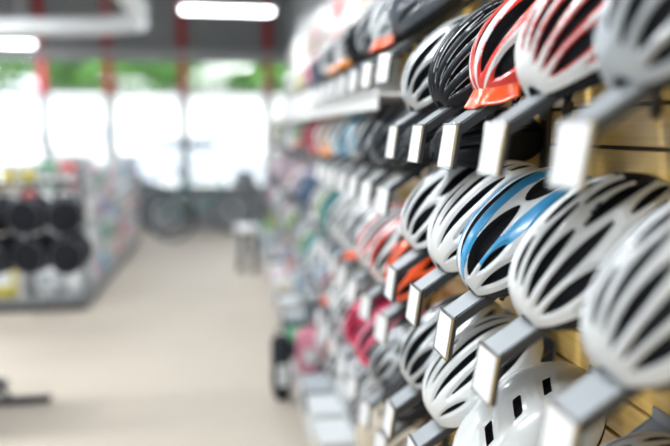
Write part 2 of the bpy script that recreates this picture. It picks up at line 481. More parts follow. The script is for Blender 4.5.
for k, (y, lab) in enumerate([(1.575, 'black helmet half hidden between the two left sharp price labels of the top row'), (1.815, 'black helmet in the shade at the end of the wooden slatwall')]):
    helmet(['slim', 'open'][k], 'black', 'dark', 'black', (.617, y, 1.485+.012*k), lab, phi=8, scale=.86, straps=False)

# ---- the long run of helmets beyond
G2Z = [1.73, 1.335, .935, .545, .17]
fix = {  # (row, col) -> style, main, accent, third, visor
 (0, 0): ('road', 'dark', 'silver', 'black', None), (0, 1): ('roadband', 'grey', 'white', 'black', 'orange'), (0, 2): ('mtb', 'dark', 'grey', 'black', None), (0, 3): ('open', 'black', 'red', 'black', None),
 (0, 4): ('web', 'white', 'grey', 'black', 'amber'), (0, 5): ('mtb', 'dark', 'grey', 'black', 'amber'), (0, 6): ('open', 'white', 'grey', 'black', None), (0, 7): ('web', 'navy', 'blue', 'black', None), (0, 8): ('web', 'navy', 'blue', 'black', 'navy'),
 (1, 0): ('slim', 'black', 'grey', 'black', None), (1, 1): ('open', 'dark', 'silver', 'black', None), (1, 2): ('mtb', 'black', 'grey', 'black', None), (1, 3): ('roadband', 'grey', 'cyan', 'black', None),
 (1, 4): ('openband', 'cyan', 'white', 'black', None), (1, 5): ('web', 'white', 'grey', 'black', None), (1, 6): ('mtb', 'amber', 'white', 'black', 'amber'), (1, 7): ('open', 'white', 'amber', 'black', None),
 (1, 8): ('web', 'red', 'white', 'black', 'red'), (1, 9): ('web', 'navy', 'blue', 'black', None), (1, 10): ('web', 'red', 'white', 'black', None),
 (2, 0): ('open', 'orange', 'dark', 'black', None), (2, 1): ('openband', 'white', 'red', 'black', None), (2, 2): ('roadband', 'pearl', 'red', 'black', None), (2, 3): ('mtb', 'white', 'grey', 'black', 'orange'),
 (2, 4): ('web', 'white', 'grey', 'black', None), (2, 5): ('open', 'white', 'pearl', 'black', None), (2, 6): ('web', 'teal', 'white', 'black', None), (2, 9): ('web', 'navy', 'blue', 'black', None), (2, 10): ('mtb', 'navy', 'blue', 'navy', None),
 (3, 0): ('slim', 'black', 'silver', 'black', None), (3, 1): ('open', 'silver', 'white', 'black', None), (3, 2): ('mtb', 'pink', 'rose', 'black', None), (3, 3): ('open', 'pink', 'pink', 'black', None),
 (3, 4): ('open', 'white', 'grey', 'black', None), (3, 5): ('road', 'white', 'white', 'black', None),
 (4, 1): ('road', 'beige', 'white', 'black', None), (4, 2): ('skate', 'beige', 'white', 'black', None), (4, 3): ('web', 'pearl', 'red', 'black', None), (4, 4): ('skate', 'pearl', 'white', 'white', None),
}
cname = dict(white='white', pearl='off white', grey='light grey', silver='silver', dark='dark grey', black='black', red='red', orange='orange', blue='blue', pink='bright pink', purple='purple',
             lime='lime green', cyan='sky blue', amber='amber', navy='navy blue', rose='rose pink', yellow='yellow', beige='beige', green='green', teal='teal', lilac='lilac')
rn2 = ['top', 'second', 'third', 'fourth', 'lowest']
NC2 = 28
for r in range(5):
    for c in range(NC2):
        y = 2.02+.255*c + (.06 if c >= 12 else 0)
        if y > 9.1: continue
        if r == 0 and c > 16: continue
        if r == 4 and c < 1: continue
        st, m, a, t, vz = fix.get((r, c)) or (random.choice(['road', 'open', 'web', 'mtb', 'roadband', 'openband']),
                     random.choice(['white']*6+['pearl']*4+['silver']*2+['grey']*2+['dark']*2+['black']*2+['rose', 'lime', 'blue', 'yellow', 'teal', 'lilac', 'red']),
                     random.choice(['white', 'grey', 'silver', 'red', 'blue', 'lime', 'rose']), 'black', random.choice([None]*5+['black', 'white', 'orange']))
        lab = '%s helmet%s, %s from near end, %s blurred row' % (cname[m], (' with %s visor' % cname[vz]) if vz else '', ORD[c], rn2[r])
        helmet(st, m, a, t, (.632, y, G2Z[r]+.182), lab, 'helmets in the long blurred run', visor=vz, straps=(y < 4.), phi=41+random.uniform(-2, 2), yaw=random.uniform(-3, 3))
        tg = r == 0 or c < 7
        hook(1, y, G2Z[r], '%s, %s from near end, %s blurred row' % ('hook with white price label' if tg else 'bare grey hook', ORD[c], rn2[r]), 'display hooks in the long blurred run', tagged=tg)

# ------------------------------------------------------------------ slatwall panels
def tanmat():
    m, N, L, b = _new('maple_laminate')
    tc = N.new('ShaderNodeTexCoord'); mp = N.new('ShaderNodeMapping'); mp.inputs['Scale'].default_value = (1, .6, 14)
    n = N.new('ShaderNodeTexNoise'); n.inputs['Scale'].default_value = 5; n.inputs['Detail'].default_value = 6
    L.new(tc.outputs['Object'], mp.inputs['Vector']); L.new(mp.outputs[0], n.inputs['Vector'])
    r = N.new('ShaderNodeValToRGB'); r.color_ramp.elements[0].position = .3; r.color_ramp.elements[1].position = .75
    r.color_ramp.elements[0].color = (.74, .46, .12, 1); r.color_ramp.elements[1].color = (.90, .64, .24, 1)
    L.new(n.outputs['Fac'], r.inputs['Fac']); L.new(r.outputs['Color'], b.inputs['Base Color'])
    b.inputs['Roughness'].default_value = .24; b.inputs['Coat Weight'].default_value = .4; b.inputs['Coat Roughness'].default_value = .15
    return m
M_TAN = tanmat(); M_CREAM = mat('cream_laminate', (.72, .70, .64), .35, var=.05); M_GROOVE = mat('groove_shadow_brown', (.05, .035, .025), .6)
def slatwall(x, y0, y1, z0, z1, m, label):
    mb = MB(); mb.box((x+.018, (y0+y1)/2, (z0+z1)/2), (.012, y1-y0, z1-z0), 1)
    z = z0
    while z < z1-.02:
        h = min(.0725, z1-z); mb.box((x+.006, (y0+y1)/2, z+h/2), (.012, y1-y0-.004, h), 0, bev=.0015); z += .08
    o = mb.build('slatwall_panel', [m, M_GROOVE]); tag(o, label, 'slatwall', 'slatwall panels'); return o
slatwall(.738, .62, 1.86, .0, 2.51, M_TAN, 'honey coloured wooden slatwall behind the sharp near helmets')
slatwall(.738, -.62, .616, .0, 2.51, M_TAN, 'honey coloured wooden slatwall at the right edge of the photo')
for k in range(6):
    slatwall(.768, 1.87+1.22*k, 1.87+1.22*(k+1)-.01, .0, 2.56, M_TAN if k == 0 else M_CREAM, '%s slatwall panel behind the blurred helmets, %s from the near end' % ('honey coloured' if k == 0 else 'cream', ORD[k]))
mb = MB(); mb.box((.7335, 1.52, 1.25), (.009, .040, 2.5), 0, bev=.002)  # dark vertical strip with a row of slots, laid on the slatwall
for k in range(40): mb.box((.7285, 1.52, .22+k*.055), (.002, .006, .03), 1)
tag(mb.build('slotted_strip', [mat('bronze_strip', (.10, .075, .045), .4, metal=.4), M_PLASTIC]), 'dark vertical slotted strip on the honey coloured slatwall', 'upright')
# header strip of white board between the first and second blurred rows
for k in range(4):
    mb = MB(); y0 = 2.14+1.81*k
    mb.box((.60, y0+.91, 1.662), (.27, 1.80, .012), 0, bev=.003); mb.box((.468, y0+.91, 1.647), (.006, 1.80, .066), 0, bev=.002)
    sh = empty('ledge_shelf', (0, 0, 0)); tag(sh, 'white ledge shelf under the top blurred row of helmets, %s from the near end' % ORD[k], 'shelf', 'white ledge shelves')
    mb.build('board', mat('white_board', (.74, .75, .75), .5), sh)
    for yy in (y0+.3, y0+1.5):
        b2 = MB(); b2.box((.60, yy, 1.646), (.26, .006, .02), 0, bev=.001); b2.box((.75, yy, 1.62), (.012, .012, .10), 0, bev=.002); b2.build('bracket', M_CHROME, sh)
# base deck
for k in range(4):
    y0 = 1.9+1.85*k
    d = empty('base_deck', (.545, y0+.92, 0)); tag(d, 'pale base shelf deck under the blurred helmets, %s from the near end' % ORD[k], 'shelf', 'base decks')
    mb = MB(); mb.box((.0, 0, .115), (.42, 1.84, .02), 0, bev=.003); mb.build('deck', mat('deck_grey', (.55, .54, .52), .5), d)
    mb = MB(); mb.box((.02, 0, .05), (.38, 1.84, .10), 0); mb.build('kick_plate', M_ARMD, d)

# posters on the upper wall
def poster(x, y, z, w, h, c, c2, label):
    mb = MB(); mb.box((x, y, z), (.006, w, h), 0, bev=.001)
    mb.box((x-.0035, y-w*.1, z+h*.12), (.001, w*.5, h*.35), 1); mb.box((x-.0035, y, z-h*.3), (.001, w*.7, h*.10), 1)
    o = mb.build('wall_poster', [mat('poster_'+c, COLS[c], .5), mat('poster_'+c2, COLS[c2], .5)]); tag(o, label, 'poster', 'posters above the helmets')
for k, (y, w, c, c2) in enumerate([(2.6, .7, 'pearl', 'grey'), (3.7, .7, 'beige', 'white'), (4.9, .8, 'pearl', 'red'), (6.2, .9, 'beige', 'rose'), (7.6, .8, 'pearl', 'beige')]):
    poster(.764, y, 2.33, w, .38, c, c2, '%s poster above the blurred helmets, %s from the near end' % (cname[c]+' and '+cname[c2], ORD[k]))

# ------------------------------------------------------------------ room shell
YF = 10.8; ZC = 4.0; XL = -8.0; XR = .80; YB = -4.5
def struct(name, mb, m): o = mb.build(name, m); o['kind'] = 'structure'; return o
def floormat():
    m, N, L, b = _new('carpet_beige')
    tc = N.new('ShaderNodeTexCoord')
    n = N.new('ShaderNodeTexNoise'); n.inputs['Scale'].default_value = 260; n.inputs['Detail'].default_value = 2
    n2 = N.new('ShaderNodeTexNoise'); n2.inputs['Scale'].default_value = 1.3; n2.inputs['Detail'].default_value = 4
    L.new(tc.outputs['Object'], n.inputs['Vector']); L.new(tc.outputs['Object'], n2.inputs['Vector'])
    mx = N.new('ShaderNodeMix'); mx.data_type = 'RGBA'; mx.inputs[6].default_value = (.55, .48, .40, 1); mx.inputs[7].default_value = (.66, .585, .49, 1)
    L.new(n2.outputs['Fac'], mx.inputs[0])
    m2 = N.new('ShaderNodeMix'); m2.data_type = 'RGBA'; m2.blend_type = 'MULTIPLY'; m2.inputs[0].default_value = .25
    L.new(mx.outputs[2], m2.inputs[6]); L.new(n.outputs['Color'], m2.inputs[7])
    L.new(m2.outputs[2], b.inputs['Base Color']); b.inputs['Roughness'].default_value = .55
    bp = N.new('ShaderNodeBump'); bp.inputs['Strength'].default_value = .2; bp.inputs['Distance'].default_value = .003
    L.new(n.outputs['Fac'], bp.inputs['Height']); L.new(bp.outputs['Normal'], b.inputs['Normal'])
    return m
M_WALL = mat('grey_wall_paint', (.33, .35, .365), .7, var=.05, vscale=1.5)
M_CEIL = mat('grey_ceiling', (.20, .215, .23), .8, var=.06, vscale=1.)
mb = MB(); mb.box(((XL+2.3)/2, (YF+YB)/2, -.05), (2.3-XL, YF-YB+.2, .1)); struct('floor', mb, floormat())
mb = MB(); mb.box(((XL+2.3)/2, (YF+YB)/2, ZC+.05), (2.3-XL, YF-YB+.2, .1)); struct('ceiling', mb, M_CEIL)
mb = MB(); mb.box((XR+.05, (9.3+YB)/2, ZC/2), (.10, 9.3-YB, ZC)); struct('wall_right', mb, M_WALL)
mb = MB(); mb.box((2.25, 10.05, ZC/2), (.10, 1.5, ZC)); mb.box((1.5, 9.25, ZC/2), (1.4, .10, ZC)); struct('wall_alcove', mb, M_WALL)
mb = MB(); mb.box((XL-.05, (YF+YB)/2, ZC/2), (.10, YF-YB, ZC)); struct('wall_left', mb, M_WALL)
mb = MB(); mb.box(((XL+XR)/2, YB-.05, ZC/2), (XR-XL+.2, .10, ZC)); struct('wall_back', mb, mat('pale_wall_paint', (.6, .6, .6), .7))
ZS, ZT = .66, 2.60
mb = MB()
mb.box(((XL+2.3)/2, YF+.06, ZS/2), (2.3-XL, .12, ZS)); mb.box(((XL+2.3)/2, YF+.06, (ZT+ZC)/2), (2.3-XL, .12, ZC-ZT))
struct('wall_far', mb, M_WALL)
mb = MB(); mb.box(((XL+2.3)/2, YF-.10, ZT+.08), (2.3-XL, .16, .12), 0, bev=.01); struct('trim_1', mb, mat('pale_trim', (.45, .46, .48), .5))
M_RED = mat('dark_red_paint', (.50, .02, .03), .4); M_FRM = mat('grey_alloy', (.16, .18, .20), .35, metal=.5)
def glassmat():
    m, N, L, b = _new('window_glass'); out = N['Material Output']
    t = N.new('ShaderNodeBsdfTransparent'); g = N.new('ShaderNodeBsdfGlossy'); g.inputs['Roughness'].default_value = .02
    x = N.new('ShaderNodeMixShader'); x.inputs[0].default_value = .06; L.new(t.outputs[0], x.inputs[1]); L.new(g.outputs[0], x.inputs[2]); L.new(x.outputs[0], out.inputs['Surface'])
    return m
M_GLASS = glassmat()
XM = [-6.9, -5.8, -4.75, -3.73, -2.72, -1.78, -.69, .60, 1.75, 2.3]
for i in range(len(XM)-1):
    a, b_ = XM[i], XM[i+1]
    w = empty('window_%d' % (i+1), ((a+b_)/2, YF+.06, ZS)); w['kind'] = 'structure'
    cx = 0; W = b_-a
    mb = MB(); hz = ZT-ZS
    for sx in (-1, 1): mb.box((sx*(W/2-.035), 0, hz/2), (.03, .06, hz), 0, bev=.004)
    for z in (.015, hz-.015, 2.12-ZS): mb.box((0, 0, z), (W-.08, .06, .03 if z != 2.12-ZS else .06), 0, bev=.004)
    mb.build('window_frame', M_FRM, w)
    mb = MB(); mb.box((0, .0, (2.09-ZS)/2), (W-.1, .008, 2.09-ZS-.03)); mb.build('glass_pane', M_GLASS, w)
    mb = MB(); mb.box((0, .0, (2.15-ZS+hz)/2), (W-.1, .008, hz-(2.15-ZS)-.03)); mb.build('transom_pane', M_GLASS, w)
for i, x in enumerate(XM):
    mb = MB(); mb.box((x, YF-.04, (ZC+2.08)/2), (.12, .10, ZC-2.08), 0, bev=.006); struct('trim_%d' % (i+2), mb, M_RED)
    mb = MB(); mb.box((x, YF-.0, 1.04), (.15, .06, 2.08), 0, bev=.004); struct('trim_%d' % (i+30), mb, mat('post_glare_grey', (.36, .38, .40), .4, metal=.3))  # lower post in pale grey: washed-out window glare put into its colour
mb = MB(); mb.box(((XL+2.2)/2, YF-.05, ZS+.01), (2.2-XL, .16, .03), 0, bev=.004); struct('trim_15', mb, M_FRM)

M_TUBE = mat('lit_tube', (1, 1, 1), .5, emit=((.95, .98, 1.), 9.))
M_FIX = mat('white_fixture', (.7, .71, .73), .4)
# beams and duct under the ceiling
for i, y in enumerate([2.4, 5.0, 7.4]):
    mb = MB(); mb.box((-3.4, y, ZC-.12), (8.3, .12, .24), 0, bev=.004); struct('trim_%d' % (16+i), mb, mat('dark_beam', (.07, .075, .085), .5))
mb = MB()
pts = [(-1.02, 4.6, 3.05), (-.93, 6.0, 2.80), (-.86, 7.0, 2.72), (-.95, 7.7, 2.70), (-1.35, 8.1, 2.70), (-1.8, 8.25, 2.70), (-2.3, 8.3, 2.69), (-3.4, 8.4, 2.68)]
mb.tube(pts, .10, 20, 0)
duct = empty('air_duct'); tag(duct, 'white round air duct bending across under the ceiling at upper left', 'duct')
for k in range(1, 7):
    p = Vector(pts[k]); d = (Vector(pts[k+1])-Vector(pts[k-1])).normalized()
    mb.tube([p-d*.02, p+d*.02], .108, 20, 0)
mb.build('pipe', mat('white_duct', (.78, .80, .82), .35), duct)
for p in (pts[1], pts[4], pts[6]): mb = MB(); mb.cyl((p[0], p[1], p[2]+.09), (p[0], p[1], ZC), .008, 8); mb.build('hanger_rod', M_FIX, duct)

# fluorescent lamps
def lamp(x, y, z, label, power, L=1.15):
    r = empty('ceiling_lamp', (x, y, z)); tag(r, label, 'lamp', 'fluorescent ceiling lamps')
    mb = MB(); mb.box((0, 0, .055), (L+.06, .16, .05), 0, bev=.01)
    for s_ in (-1, 1): mb.box((s_*(L/2+.015), 0, .015), (.02, .14, .05), 0, bev=.004)
    mb.build('housing', M_FIX, r)
    for s_ in (-1, 1):
        mb = MB(); mb.cyl((-L/2, s_*.035, .008), (L/2, s_*.035, .008), .019, 14); mb.build('tube', M_TUBE, r)
        mb = MB(); mb.cyl((s_*L*.4, 0, .08), (s_*L*.4, 0, ZC-z), .006, 8); mb.build('suspension_rod', M_FIX, r)
    ld = bpy.data.lights.new('lamp_light', 'AREA'); ld.shape = 'RECTANGLE'; ld.size = L; ld.size_y = .14; ld.energy = power; ld.color = (.93, .97, 1.)
    lo = bpy.data.objects.new('lamp_light', ld); COL.objects.link(lo); lo.parent = r; lo.location = (0, 0, -.016)
LAMPS = [(0.0, 7.6, 2.80), (-3.15, 9.9, 2.68), (-3.0, 7.2, 3.2), (-.55, 4.4, 2.95), (-3.0, 4.4, 2.95), (-.55, 1.5, 2.95), (-3.0, 1.5, 2.95), (-.55, -1.2, 2.95), (-3.0, -1.2, 2.95), (-5.6, 1.5, 2.95), (-5.6, 5.5, 2.95)]
LL = ['bright fluorescent lamp at top centre in front of the windows', 'fluorescent lamp at the upper left edge of the photo', 'fluorescent lamp high over the left side of the shop', 'fluorescent lamp above the aisle just out of frame',
      'fluorescent lamp above the racks on the left', 'fluorescent lamp over the near end of the aisle', 'fluorescent lamp over the near left racks', 'fluorescent lamp behind the photographer, over the aisle', 'fluorescent lamp behind the photographer on the left',
      'fluorescent lamp at far left near the photographer', 'fluorescent lamp at far left midway down the shop']
for (p, l) in zip(LAMPS, LL): lamp(*p, l, 42, .95 if p[1] == 7.6 else 1.15)

# ------------------------------------------------------------------ bicycles by the far window
def bicycle_proto():
    r = empty('bicycle'); M_TYRE = mat('tyre_rubber', (.015, .018, .022), .8); FR = mat('bike_frame_red', (.45, .03, .03), .3, coat=.5)
    def circ(cx, R, n=40): return [(cx+R*math.cos(2*PI*k/n), 0, .34+R*math.sin(2*PI*k/n)) for k in range(n)]
    for cx in (-.52, .52):
        w = MB(); w.tube(circ(cx, .325), .021, 8, 0, closed=True); wo = w.build('wheel', M_TYRE, r)
        w = MB(); w.tube(circ(cx, .296), .010, 6, 0, closed=True); w.build('wheel_rim', M_CHROME, wo)
        w = MB()
        for k in range(16):
            q = 2*PI*k/16; w.tube([(cx+.03*math.cos(q+.4), .02*(-1)**k, .34+.03*math.sin(q+.4)), (cx+.29*math.cos(q), 0, .34+.29*math.sin(q))], .0016, 4, 0)
        w.cyl((cx, -.05, .34), (cx, .05, .34), .022, 12); w.build('spokes', M_CHROME, wo)
    f = MB(); BB = (-.10, 0, .30); ST = (-.24, 0, .78); HT = (.36, 0, .80); HB = (.40, 0, .66)
    for a, b in ((BB, ST), (ST, HT), (BB, HB), (HT, HB)): f.tube([a, b], .018, 10)
    for s_ in (-1, 1):
        f.tube([(-.12, s_*.03, .30), (-.52, s_*.06, .34)], .010, 8); f.tube([(-.235, s_*.02, .74), (-.52, s_*.06, .34)], .009, 8)
    f.build('frame', FR, r)
    f = MB(); f.tube([HB, (.42, 0, .60)], .018, 8)
    for s_ in (-1, 1): f.tube([(.42, s_*.05, .62), (.46, s_*.055, .46), (.52, s_*.055, .34)], .012, 8)
    f.build('fork', M_PLASTIC, r)
    f = MB(); f.tube([(.355, 0, .82), (.345, 0, .92)], .014, 8); f.tube([(.345, 0, .92), (.40, 0, .94)], .014, 8)
    f.tube([(.34, -.30, .97), (.38, -.18, .96), (.41, -.06, .94), (.41, .06, .94), (.38, .18, .96), (.34, .30, .97)], .011, 8)
    h = f.build('handlebar', M_PLASTIC, r)
    for s_ in (-1, 1): f = MB(); f.cyl((.355, s_*.22, .966), (.335, s_*.31, .972), .017, 10); f.build('grip', M_FOAM, h)
    f = MB(); f.tube([ST, (-.27, 0, .90)], .013, 8); f.build('seat_post', M_CHROME, r)
    f = MB(); f.tube([(-.40, 0, .915), (-.34, 0, .925), (-.27, 0, .92), (-.18, 0, .915), (-.12, 0, .91)], [.05, .075, .06, .03, .016], 12, 0, flat=.38); f.build('saddle', M_FOAM, r)
    f = MB(); f.lathe([(0, -.004), (.09, -.004), (.09, .004), (0, .004)], 28, 0, (-.10, -.05, .30), 'y')
    f.cyl((-.10, -.07, .30), (-.10, .07, .30), .016, 10)
    for s_ in (-1, 1): f.tube([(-.10, s_*.06, .30), (-.10+s_*.14, s_*.075, .30-s_*.09)], .009, 8); f.box((-.10+s_*.14, s_*.11, .30-s_*.09), (.09, .08, .02), 0, bev=.004)
    f.build('crankset', M_PLASTIC, r)
    return r
BP = bicycle_proto()
bk = [(-4.1, 10.38, 0, 'blue'), (-3.2, 9.72, .03, 'red'), (-2.3, 10.38, 0, 'white'), (-1.35, 9.72, -.03, 'navy'), (-.5, 10.38, 0, 'teal'), (1.35, 10.38, 0, 'dark')]
for i, (x, y, a, c) in enumerate(bk):
    b = BP if i == 0 else copy_tree(BP)
    b.location = (x, y, 0); b.rotation_euler = (0, 0, a)
    tag(b, '%s framed bicycle parked under the far windows, %s from the left' % (cname[c], ORD[i]), 'bicycle', 'bicycles under the windows')
    for ch in b.children:
        if ch.name.startswith('frame'): setslot(ch, 0, mat('bike_paint_'+c, COLS[c], .3, coat=.5))

# ------------------------------------------------------------------ hanging packages and racks on the left
def package_proto():
    r = empty('hanging_package')
    mb = MB(); mb.box((0, 0, -.10), (.11, .012, .20), 0, bev=.002); mb.build('backing_card', mat('card_white', COLS['white'], .5), r)
    mb = MB(); n = 8
    prof = [(.040, 0), (.040, .022), (.034, .030), (0, .031)]
    mb.box((0, -.018, -.115), (.085, .026, .13), 0, bev=.010); mb.box((0, -.0335, -.085), (.055, .004, .03), 1, bev=.001)
    b = mb.build('blister', [mat('blister_white', COLS['white'], .25, coat=.5), M_PLASTIC], r)
    return r
PK = package_proto(); PKfirst = [True]
def package(x, y, z, rz, c1, c2, label, group, sc=1.):
    p = PK if PKfirst[0] else copy_tree(PK); PKfirst[0] = False
    p.location = (x, y, z); p.rotation_euler = (0, 0, rz); p.scale = (sc,)*3
    tag(p, label, 'package', group)
    for ch in p.children:
        setslot(ch, 0, mat(('card_' if ch.name.startswith('backing') else 'blister_')+(c1 if ch.name.startswith('backing') else c2), COLS[c1 if ch.name.startswith('backing') else c2], .4))
def gondola(cx, y0, y1, top, w, label):
    r = empty('gondola_rack', (cx, (y0+y1)/2, 0)); tag(r, label, 'rack'); L = y1-y0
    mb = MB(); mb.box((0, 0, top/2+.05), (.04, L-.04, top-.10), 0); mb.build('back_board', mat('rack_board', (.55, .56, .56), .5), r)
    mb = MB(); mb.box((0, 0, .09), (w, L-.02, .03), 0, bev=.003); mb.build('base_shelf', mat('rack_shelf', (.30, .31, .32), .4), r)
    mb = MB(); mb.box((0, 0, .037), (w-.06, L-.06, .074), 0); mb.build('kick_plate', M_PLASTIC, r)
    for s_ in (-1, 1):
        for t in (-1, 1): mb = MB(); mb.box((t*(w/2-.012), s_*(L/2-.012), top/2), (.024, .024, top), 0, bev=.003); mb.build('post', M_FRM, r)
        mb = MB(); mb.tube([(-(w/2-.012), s_*(L/2-.012), top-.02), (w/2-.012, s_*(L/2-.012), top-.02)], .012, 8); mb.build('end_rail', M_FRM, r)
    return r
gondola(-1.80, 6.0, 9.3, 1.25, 1.10, 'long low rack of coloured packages left of the aisle')
pal = ['white', 'pearl', 'rose', 'white', 'green', 'lilac', 'pearl', 'beige', 'cyan', 'white', 'beige', 'grey', 'grey', 'red', 'white', 'pearl', 'silver', 'grey']
rw = ['lowest', 'second', 'third', 'top']
mbp = 0
for i in range(19):
    for r in range(4):
        c1 = random.choice(pal); c2 = random.choice(pal)
        package(-1.228, 6.15+.165*i, .43+.26*r+.02, -PI/2+PI, c1, c2, '%s package on the long rack aisle side, %s back in the %s row' % (cname[c2], ORD[i], rw[r]), 'packages on the long rack', 1.2)
# pegs rail carrying the packages (grid wire)
r = empty('wire_grid', (-1.242, 7.65, 0)); tag(r, 'wire grid panel along the aisle side of the long rack', 'grid panel')
mb = MB()
for z in (.22, .47, .73, .99, 1.25): mb.tube([(0, -1.62, z), (0, 1.62, z)], .004, 6)
for k in range(14): mb.tube([(0, -1.62+k*.249, .0), (0, -1.62+k*.249, 1.25)], .004, 6)
mb.build('grid', M_CHROME, r)
# end face of the long rack, facing us
for i in range(7):
    for r_ in range(2):
        c1 = random.choice(pal); c2 = ['white', 'yellow', 'yellow', 'yellow', 'yellow', 'white', 'pearl'][i] if r_ else ['yellow', 'white', 'amber', 'yellow', 'red', 'pearl', 'white'][i]
        package(-2.28+.155*i, 5.975, 1.28-.0*r_ - (.25 if r_ == 0 else 0), 0, c1, c2, '%s package on the rack end facing us, %s from left, %s row' % (cname[c2], ORD[i], ['lower', 'upper'][r_]), 'packages on the rack end', 1.1)
# soft bags and boxes standing on the base shelf at the end
def pouch(x, y, z, w, h, d, c, label, cat='bag'):
    r = empty('stuffed_bag', (x, y, z)); tag(r, label, cat)
    mb = MB(); prof = []
    nu, nv = 14, 24; vs = []; fs = []
    for i in range(nu+1):
        t = i/nu; zz = h*t; k = (math.sin(PI*min(1, t*1.15+.12)) if t < .5 else math.sin(PI*(.69-.45*(t-.5)*1.6)))**.4 if 0 < t < 1 else .55
        for j in range(nv):
            q = 2*PI*j/nv; cx = math.copysign(abs(math.cos(q))**.6, math.cos(q)); sy = math.copysign(abs(math.sin(q))**.7, math.sin(q))
            vs.append((w/2*cx*k, d/2*sy*k*(1-.55*t**3), zz))
    for i in range(nu):
        for j in range(nv): fs.append((i*nv+j, i*nv+(j+1) % nv, (i+1)*nv+(j+1) % nv, (i+1)*nv+j))
    mb.add(vs, fs, 0, True); mb.add(vs[:nv], [tuple(range(nv))[::-1]], 0); mb.add(vs[-nv:], [tuple(range(nv))], 0)
    mb.build('body', mat('fabric_'+c, COLS[c], .7, bump=.3, bscale=400), r)
    mb = MB(); mb.tube([(-.05, 0, h-.005), (-.04, 0, h+.04), (0, 0, h+.055), (.04, 0, h+.04), (.05, 0, h-.005)], .006, 8, flat=.6); mb.build('handle', M_STRAP, r)
    mb = MB(); mb.box((0, -d/2*.93, h*.42), (w*.55, .012, h*.34), 0, bev=.005); mb.build('pocket', mat('fabric_'+('white' if c != 'white' else 'grey'), COLS['white' if c != 'white' else 'grey'], .7), r)
    return r
pouch(-1.97, 6.22, .105, .29, .40, .22, 'yellow', 'yellow bag on the base shelf below the black padded bags')
pouch(-1.62, 6.22, .105, .22, .34, .20, 'white', 'white bag on the base shelf, right of the yellow bag')
pouch(-1.38, 6.22, .105, .20, .32, .18, 'pearl', 'off white bag at the aisle corner of the base shelf')

# near rack with black padded bags
rk = empty('garment_rack', (-1.41, 3.95, 0)); tag(rk, 'black floor rack with flat foot carrying the black padded bags', 'rack')
mb = MB(); mb.box((0, 0, .64), (.045, .045, 1.24), 0, bev=.004); mb.build('post', mat('blue_black_post', (.012, .03, .07), .35), rk)
mb = MB(); mb.box((.02, 0, .018), (.68, .06, .035), 0, bev=.006); mb.box((0, .02, .018), (.06, .62, .036), 0, bev=.006)
mb.tube([(.0, 0, .26), (.14, 0, .03)], .012, 8); mb.build('foot', M_PLASTIC, rk)
mb = MB(); mb.tube([(-.80, 0, 1.26), (.59, 0, 1.26)], .014, 10); mb.tube([(-.72, 0, 1.045), (.59, 0, 1.045)], .012, 10)
mb.tube([(.59, 0, 1.26), (.59, 0, 1.045)], .012, 8); mb.tube([(-.72, 0, 1.26), (-.72, 0, 1.045)], .012, 8); mb.build('rail', M_CHROME, rk)
def padbag():
    r = empty('padded_bag')
    mb = MB(); mb.lathe([(0, -.135), (.055, -.135), (.075, -.120), (.083, -.09), (.085, 0), (.083, .09), (.075, .12), (.055, .135), (0, .135)], 26, 0, (0, 0, -.14), 'y')
    mb.build('body', mat('black_nylon', (.006, .008, .015), .85, bump=.3, bscale=500), r)
    mb = MB(); pts = [(.078*math.cos(q), -.126, -.14+.078*math.sin(q)) for q in np.linspace(0, 2*PI, 25)[:-1]]
    mb.tube(pts, .004, 6, closed=True); mb.build('piping', mat('grey_piping', (.10, .11, .13), .5), r)
    mb = MB(); mb.tube([(p[0], .126, p[2]) for p in pts], .004, 6, closed=True); mb.build('piping', mat('grey_piping', (.10, .11, .13), .5), r)
    mb = MB()
    for s_ in (-1, 1): mb.tube([(s_*.05, 0, -.075), (s_*.035, 0, -.03), (0, 0, -.005), ], .009, 8, flat=.4)
    mb.build('hanging_loop', M_STRAP, r)
    return r
pb = padbag(); k = 0
for row, (z, n, x0) in enumerate(((1.25, 7, -2.03), (1.035, 7, -2.00))):
    for i in range(n):
        o = pb if k == 0 else copy_tree(pb); k += 1
        o.location = (x0+.185*i, 3.95-.02*row+.03*(i%2), z); o.scale = (1.1, 1.05, 1.2); o.rotation_euler = (0, 0, random.uniform(-.25, .25))
        tag(o, 'black padded bag in the %s row of the near rack, %s from the aisle' % (['upper', 'lower'][row], ORD[n-1-i]), 'bag', 'black padded bags')

# ------------------------------------------------------------------ things low at the right of the aisle
st = empty('display_stool', (.17, 7.5, 0)); tag(st, 'round white topped stool at the far right end of the aisle', 'stool')
mb = MB(); mb.lathe([(0, .44), (.13, .44), (.145, .455), (.145, .49), (.13, .505), (0, .505)], 30); mb.build('seat', mat('white_vinyl', (.8, .82, .82), .35), st)
for q in range(4):
    a = q*PI/2+.6; mb = MB(); mb.tube([(.08*math.cos(a), .08*math.sin(a), .44), (.125*math.cos(a), .125*math.sin(a), 0)], .016, 8); mb.build('leg', M_PLASTIC, st)
mb = MB(); mb.tube([(.105*math.cos(2*PI*k/24), .105*math.sin(2*PI*k/24), .20) for k in range(24)], .010, 8, closed=True); mb.build('foot_ring', M_CHROME, st)
def product_box(x, y, z, w, d, h, c, c2, label):
    r = empty('product_box', (x, y, z)); tag(r, label, 'box', 'boxes on the base decks')
    mb = MB(); mb.box((0, 0, h/2-.012), (w, d, h-.024), 0, bev=.003); mb.build('carton', mat('carton_'+c, COLS[c], .5), r)
    mb = MB(); mb.box((0, 0, h-.018), (w+.006, d+.006, .034), 0, bev=.003); mb.build('lid', mat('carton_'+c2, COLS[c2], .5), r)
cs = [('black', 'black'), ('black', 'grey'), ('dark', 'black'), ('white', 'black'), ('pearl', 'white'), ('beige', 'white'), ('black', 'green'), ('cyan', 'white'), ('white', 'white'), ('rose', 'white'), ('black', 'beige'), ('dark', 'grey'), ('black', 'black'), ('black', 'white'), ('white', 'beige'), ('pearl', 'white')]
